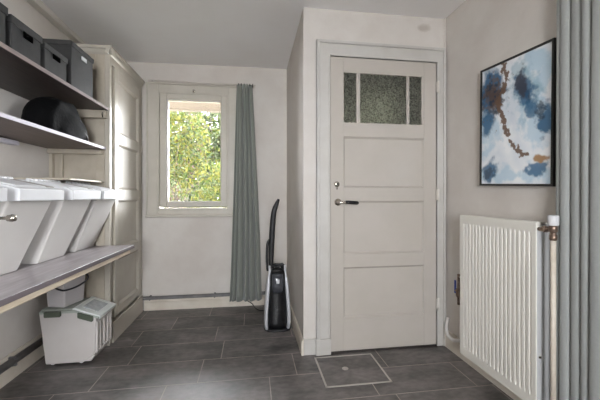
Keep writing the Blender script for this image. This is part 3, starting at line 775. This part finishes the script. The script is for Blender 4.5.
# ================================================================ radiator
t = thing('radiator', 'tall white ribbed panel radiator on the right wall below the painting', 'radiator', (1.31, 1.55, 0)); Q = Part(t)
ry0, ry1, rz0, rz1 = 1.280, 1.814, .10, .945
xf, xb = 1.261, 1.288
bm = new()
nr = 18; m0 = .022; pitch = (ry1 - ry0 - 2 * m0) / nr; ys = [(ry0, 0), (ry0 + m0 * .4, 0)]
for k in range(nr):
    a = ry0 + m0 + k * pitch
    ys += [(a + pitch * .04, 0), (a + pitch * .14, .008), (a + pitch * .34, .008), (a + pitch * .52, 0), (a + pitch * .96, 0)]
ys += [(ry1 - m0 * .4, 0), (ry1, 0)]
zs = [(rz0, 0), (rz0 + .02, 0), (rz0 + .045, 0), (rz0 + .062, 1), (rz1 - .062, 1), (rz1 - .045, 0), (rz1 - .004, 0), (rz1, -.4)]
grid = [[bm.verts.new((xf + d * fz if fz >= 0 else xf + .006, y, z)) for y, d in ys] for z, fz in zs]
for a, b in zip(grid, grid[1:]):
    for i in range(len(ys) - 1): bm.faces.new((a[i], b[i], b[i + 1], a[i + 1]))
back = [[bm.verts.new((xb, y, z)) for y in (ry0, ry1)] for z in (rz0, rz1)]
bm.faces.new((back[0][0], back[0][1], back[1][1], back[1][0]))
box(bm, xf + .008, xb, ry0, ry1, rz0, rz1, .002); box(bm, xf + .001, xf + .01, ry0 - .001, ry0 + .004, rz0, rz1 - .004, .002)
Q.add('front_panel', bm, M['rad'])
bm = new(); box(bm, 1.296, 1.345, ry0 + .004, ry0 + .008, rz0 + .01, rz1 - .012, .001); Q.add('side_cover', bm, M['radside'])
bm = new(); box(bm, 1.296, 1.345, ry1 - .008, ry1 - .004, rz0 + .01, rz1 - .012, .001); Q.add('side_cover', bm, M['radside'])
bm = new(); box(bm, 1.266, 1.2895, ry0 - .002, ry0 - .0002, rz0 + .01, rz1 - .03, .0005); Q.add('edge_cover', bm, M['radside'])
bm = new(); box(bm, 1.330, 1.346, ry0 + .009, ry1 - .009, rz0, rz1 - .006, .002); box(bm, 1.289, 1.33, ry0 + .01, ry1 - .01, rz0 + .02, rz1 - .03)
Q.add('rear_panel', bm, M['rad'])
bm = new()
for k in range(26): box(bm, 1.289, 1.33, ry0 + .012 + k * .0195, ry0 + .020 + k * .0195, rz1 - .012, rz1 - .004)
Q.add('top_grille', bm, M['rad'])
for yy in (ry0 + .09, ry1 - .09):
    bm = new(); box(bm, 1.3462, XR, yy - .012, yy + .012, rz0 + .06, rz1 - .06, .002); Q.add('wall_bracket', bm, M['radside'])
bm = new(); lathe(bm, [(.006, 0), (.006, -.003)], (1.28, ry0 - .001, .335), 10, axis='y'); Q.add('screw', bm, M['chrome'])
t = thing('radiator_valve', 'cream vertical pipe with white valve cap beside the side curtain', 'valve', (1.27, 1.203, 0)); Q = Part(t)
px_, py_ = 1.270, 1.203
bm = new(); tube(bm, [(px_, py_, 0), (px_, py_, .895)], .0105, 12); Q.add('riser_pipe', bm, M['creampipe'])
bm = new(); lathe(bm, [(.012, .87), (.0145, .875), (.0145, .893), (.011, .897), (.011, .905), (.016, .908), (.016, .93), (.012, .935)], (px_, py_, 0), 14); Q.add('valve_body', bm, M['brass'])
bm = new(); lathe(bm, [(.018, .934), (.0205, .94), (.021, .972), (.019, .977), (.01, .979)], (px_, py_, 0), 22); Q.add('valve_cap', bm, M['whiteplastic'])
bm = new(); tube(bm, [(px_, py_, .915), (px_, py_ + .03, .915), (1.275, ry0 - .0025, .912)], .0085, 10); lathe(bm, [(.014, 0), (.014, .018)], (px_, py_ + .03, .915), 12, axis='y'); Q.add('coupling', bm, M['brass'])

t = thing('stop_valve', 'small brass valve with blue lever behind the far end of the radiator', 'valve', (1.33, 1.935, .45)); Q = Part(t)
bm = new(); tube(bm, [(1.335, 1.935, .35), (1.335, 1.935, .55)], .009, 10); lathe(bm, [(.014, .40), (.017, .41), (.017, .445), (.014, .455)], (1.335, 1.935, 0), 12)
tube(bm, [(1.335, 1.935, .535), (1.335, 1.825, .535)], .007, 8); tube(bm, [(1.335, 1.935, .37), (XR, 1.90, .37)], .008, 8); tube(bm, [(1.335, 1.935, .43), (1.325, 1.955, .44)], .007, 8)
Q.add('valve_body', bm, M['brass'])
bm = new(); box(bm, 1.322, 1.328, 1.948, 1.964, .42, .505, .002); Q.add('lever', bm, M['blue'], label='blue lever')
bm = new(); tube(bm, smooth_path([(XR - .004, 2.09, .205), (1.335, 2.07, .155), (1.318, 2.03, .118), (1.318, 1.98, .105), (1.325, 1.93, .118), (1.35, 1.87, .16), (XR - .004, 1.85, .24)]), .011, 10)
tag(obj('flexible_hose', bm, M['hose']), 'white curved hose low on the right wall beside the door frame', 'hose')

# ================================================================ painting
def painting():
    t = thing('framed_painting', 'abstract blue and white painting with brown vein in a thin black frame', 'painting', (1.355, 1.52, 1.455)); Q = Part(t)
    TL, TR, BR, BL_ = [Vector(p) for p in ((0, 1.737, 1.801), (0, 1.263, 1.770), (0, 1.271, 1.1035), (0, 1.745, 1.122))]
    xo, xi = XR - .026, XR - .001
    def pt(u, v, x):
        p = TL.lerp(TR, u).lerp(BL_.lerp(BR, u), v); return (x, p.y, p.z)
    fu, fv = .012 / .48, .011 / .68
    bm = new()
    for (u0, u1, v0, v1) in ((0, 1, 0, fv), (0, 1, 1 - fv, 1), (0, fu, fv, 1 - fv), (1 - fu, 1, fv, 1 - fv)):
        c = [(u0, v1), (u1, v1), (u1, v0), (u0, v0)]
        hexa(bm, [pt(u, v, xi) for u, v in c], [pt(u, v, xo) for u, v in c])
    bmesh.ops.recalc_face_normals(bm, faces=bm.faces[:])
    Q.add('picture_frame', bm, M['frame'])
    nu, nv = 110, 156; bm = new(); cols = []
    def fbm(x, y, s, o=4, seed=0.0):
        a, r, k = 1.0, 0.0, 1.0
        for _ in range(o): r += a * noise.noise(Vector((x * s * k + seed, y * s * k * 1.4, seed * 1.7))); a *= .55; k *= 2.05
        return r
    def blob(u, v, cu, cv, ru, rv, ang=0.0, wob=.35, s=5, seed=1.0):
        du, dv = (u - cu), (v - cv) * 1.41; c, sn = math.cos(ang), math.sin(ang)
        a, b = (du * c + dv * sn) / ru, (-du * sn + dv * c) / rv
        d = math.sqrt(a * a + b * b) + wob * fbm(u, v, s, 5, seed)
        return max(0.0, min(1.0, (1.15 - d) / .45))
    vein = [(.34, .0), (.37, .06), (.40, .13), (.375, .21), (.28, .30), (.29, .36), (.36, .45), (.39, .53), (.43, .60), (.50, .69), (.60, .755), (.72, .78)]
    def vdist(u, v):
        best = 9
        for (a, b), (c, d) in zip(vein, vein[1:]):
            vx_, vy_ = c - a, (d - b) * 1.41; wx, wy = u - a, (v - b) * 1.41
            k = max(0, min(1, (wx * vx_ + wy * vy_) / (vx_ * vx_ + vy_ * vy_))); best = min(best, math.hypot(wx - k * vx_, wy - k * vy_))
        return best
    def mix(a, b, t): return tuple(x + (y - x) * t for x, y in zip(a, b))
    W = s2l((.95, .96, .97)); PB = s2l((.64, .78, .86)); BL2 = s2l((.06, .34, .50)); NV = s2l((.08, .13, .20)); BR2 = s2l((.42, .32, .25)); TN = s2l((.66, .52, .38)); GR = s2l((.20, .22, .28)); TE = s2l((.30, .58, .66))
    def colour(u, v):
        c = mix(W, s2l((.86, .89, .92)), max(0, min(1, .5 + fbm(u, v, 3, 4, 7))))
        c = mix(c, PB, .6 * blob(u, v, .10, .55, .18, .26, 0, .8, 5, 3)); c = mix(c, PB, .55 * blob(u, v, .80, .50, .24, .28, .5, .9, 5, 9))
        c = mix(c, PB, .6 * blob(u, v, .85, .14, .12, .26, -.5, .8, 6, 12)); c = mix(c, PB, .6 * blob(u, v, .5, .93, .5, .10, 0, .9, 4, 14))
        c = mix(c, BL2, .95 * blob(u, v, .16, .22, .23, .25, .1, .5, 6, 2)); c = mix(c, NV, .85 * blob(u, v, .20, .26, .15, .18, 0, .9, 11, 5))
        c = mix(c, BL2, .9 * blob(u, v, .09, .46, .11, .18, -.15, .5, 7, 6))
        c = mix(c, TE, .4 * blob(u, v, .64, .28, .17, .32, -.3, .7, 8, 15)); c = mix(c, BL2, .85 * blob(u, v, .67, .27, .105, .26, -.35, .6, 9, 16)); c = mix(c, GR, .95 * blob(u, v, .64, .24, .085, .20, -.35, .6, 10, 4)); c = mix(c, BR2, .6 * blob(u, v, .17, .24, .13, .16, 0, 1.3, 16, 44))
        c = mix(c, BL2, .8 * blob(u, v, .78, .42, .07, .17, -.35, .8, 9, 8)); c = mix(c, BL2, .9 * blob(u, v, .93, .54, .11, .16, -.1, .7, 8, 10)); c = mix(c, NV, .7 * blob(u, v, .87, .45, .05, .10, -.3, 1, 12, 21))
        c = mix(c, BL2, .85 * blob(u, v, .86, .89, .14, .06, 0, .9, 9, 11)); c = mix(c, BL2, .85 * blob(u, v, .15, .89, .12, .13, .3, .7, 7, 13)); c = mix(c, NV, .6 * blob(u, v, .13, .93, .09, .08, 0, 1, 12, 19))
        d = vdist(u + .02 * fbm(u, v, 9, 3, 40), v + .02 * fbm(u, v, 9, 3, 50)) + .036 * fbm(u, v, 20, 4, 17)
        wv = .034 if v < .62 else .024
        if d < wv: c = mix(c, BR2, min(1, (wv - d) / .006) * .95)
        k = blob(u, v, .87, .81, .10, .035, .05, .6, 12, 18); c = mix(c, TN, k)
        if fbm(u, v, 26, 3, 30) > .62 and blob(u, v, .2, .3, .3, .35): c = mix(c, BR2, .6)
        return c
    g = []
    for j in range(nv + 1):
        row = []
        for i in range(nu + 1):
            u, v = i / nu, j / nv; row.append(bm.verts.new(pt(fu + u * (1 - 2 * fu), fv + v * (1 - 2 * fv), xo + .005))); cols.extend(colour(u, v) + (1,))
        g.append(row)
    for a, b in zip(g, g[1:]):
        for i in range(nu): bm.faces.new((a[i], a[i + 1], b[i + 1], b[i]))
    # back board closes the canvas
    c4 = [(fu, 1 - fv), (1 - fu, 1 - fv), (1 - fu, fv), (fu, fv)]
    hexa(bm, [pt(u, v, xi) for u, v in c4], [pt(u, v, xo + .0056) for u, v in c4]); cols.extend([.7, .7, .7, 1] * 8)
    m = D.materials.new('painted_canvas'); m.use_nodes = True; p = m.node_tree.nodes['Principled BSDF']; p.inputs['Roughness'].default_value = .35
    a = m.node_tree.nodes.new('ShaderNodeAttribute'); a.attribute_name = 'paint'; m.node_tree.links.new(a.outputs['Color'], p.inputs['Base Color'])
    o = Q.add('canvas', bm, m)
    at = o.data.color_attributes.new('paint', 'FLOAT_COLOR', 'POINT'); at.data.foreach_set('color', cols)
painting()

# ================================================================ garden
bm = new(); box(bm, -9, 9, -9, 14, -.3, -.1); gr = obj('ground_outside', bm, M['soil']); gr['kind'] = 'structure'
bm = new(); box(bm, -2.6, 1.2, 3.60, 3.70, 1.985, 2.115, .006)
box(bm, -1.9, -1.8, 3.60, 3.70, -.1, 1.985, .006); box(bm, .3, .4, 3.60, 3.70, -.1, 1.985, .006)
tag(obj('timber_beam', bm, M['beam']), 'pale timber beam outside seen across the top of the garden window', 'beam')
def shrub(label, cx, cy, cz, rx, ry, rz, n, mats, weights, size, seed, stems, narrow=1.0):
    t = thing('garden_shrub', label, 'shrub', (cx, cy, -.1)); Q = Part(t); r = random.Random(seed)
    bm = new()
    for i in range(n):
        while True:
            x, y, z = r.uniform(-1, 1), r.uniform(-1, 1), r.uniform(-1, 1)
            if x * x + y * y + z * z <= 1: break
        q = Vector((cx + x * rx, cy + y * ry, cz + z * rz))
        if noise.noise(q * 1.9) < -.34: continue
        s = size * r.uniform(.6, 1.5)
        rot_ = Matrix.Rotation(r.uniform(0, 2 * PI), 3, 'Z') @ Matrix.Rotation(r.uniform(-1.2, 1.2), 3, 'X') @ Matrix.Rotation(r.uniform(-.9, .9), 3, 'Y')
        P6 = [(0, -1, 0), (.42 * narrow, -.35, .12), (.36 * narrow, .35, .1), (0, 1, 0), (-.36 * narrow, .35, .1), (-.42 * narrow, -.35, .12)]
        vs = [bm.verts.new(q + rot_ @ (Vector(p) * s)) for p in P6]
        f1 = bm.faces.new((vs[0], vs[1], vs[2], vs[3])); f2 = bm.faces.new((vs[0], vs[3], vs[4], vs[5]))
        k = r.choices(range(len(mats)), weights)[0]; f1.material_index = k; f2.material_index = k
    Q.add('foliage', bm, mats)
    bm = new()
    for i in range(stems):
        a = r.uniform(0, 2 * PI); b = Vector((cx + .12 * math.cos(a), cy + .12 * math.sin(a), -.1)); e = Vector((cx + rx * .85 * math.cos(a), cy + ry * .7 * math.sin(a), cz + rz * r.uniform(-.1, .8)))
        mid = b.lerp(e, .5) + Vector((r.uniform(-.1, .1), r.uniform(-.1, .1), .25)); pth = smooth_path([b, mid, e], 5)
        tube(bm, pth, [.012 - .009 * k / (len(pth) - 1) for k in range(len(pth))], 6)
    Q.add('stem', bm, M['bark'])
shrub('yellow-green leafy shrub outside the upper left of the garden window', -1.45, 5.7, 1.9, .75, .55, 1.0, 11000, LEAVES, [5, 7, 2, 1, 3], .026, 11, 12)
shrub('pinkish twiggy shrub outside the lower left of the garden window', -1.27, 4.5, .75, .40, .35, .85, 4500, LEAVES, [3, 1, 3, 7, 3], .018, 12, 16)
shrub('bright green narrow-leaved shrub outside the lower right of the garden window', -.48, 4.6, .75, .36, .4, .80, 4500, LEAVES, [7, 6, 2, 0, 3], .040, 13, 10, .35)
shrub('tall grey-green tree with pale gaps outside the upper right of the garden window', -.75, 7.4, 2.0, 1.1, .7, 1.5, 15000, LEAVES, [4, 2, 5, 1, 6], .036, 14, 12)
shrub('dark hedge growing farthest back beyond the garden window', -1.6, 9.4, 1.6, 3.0, 1.1, 2.1, 26000, LEAVES, [3, 2, 6, 0, 2], .075, 15, 8)
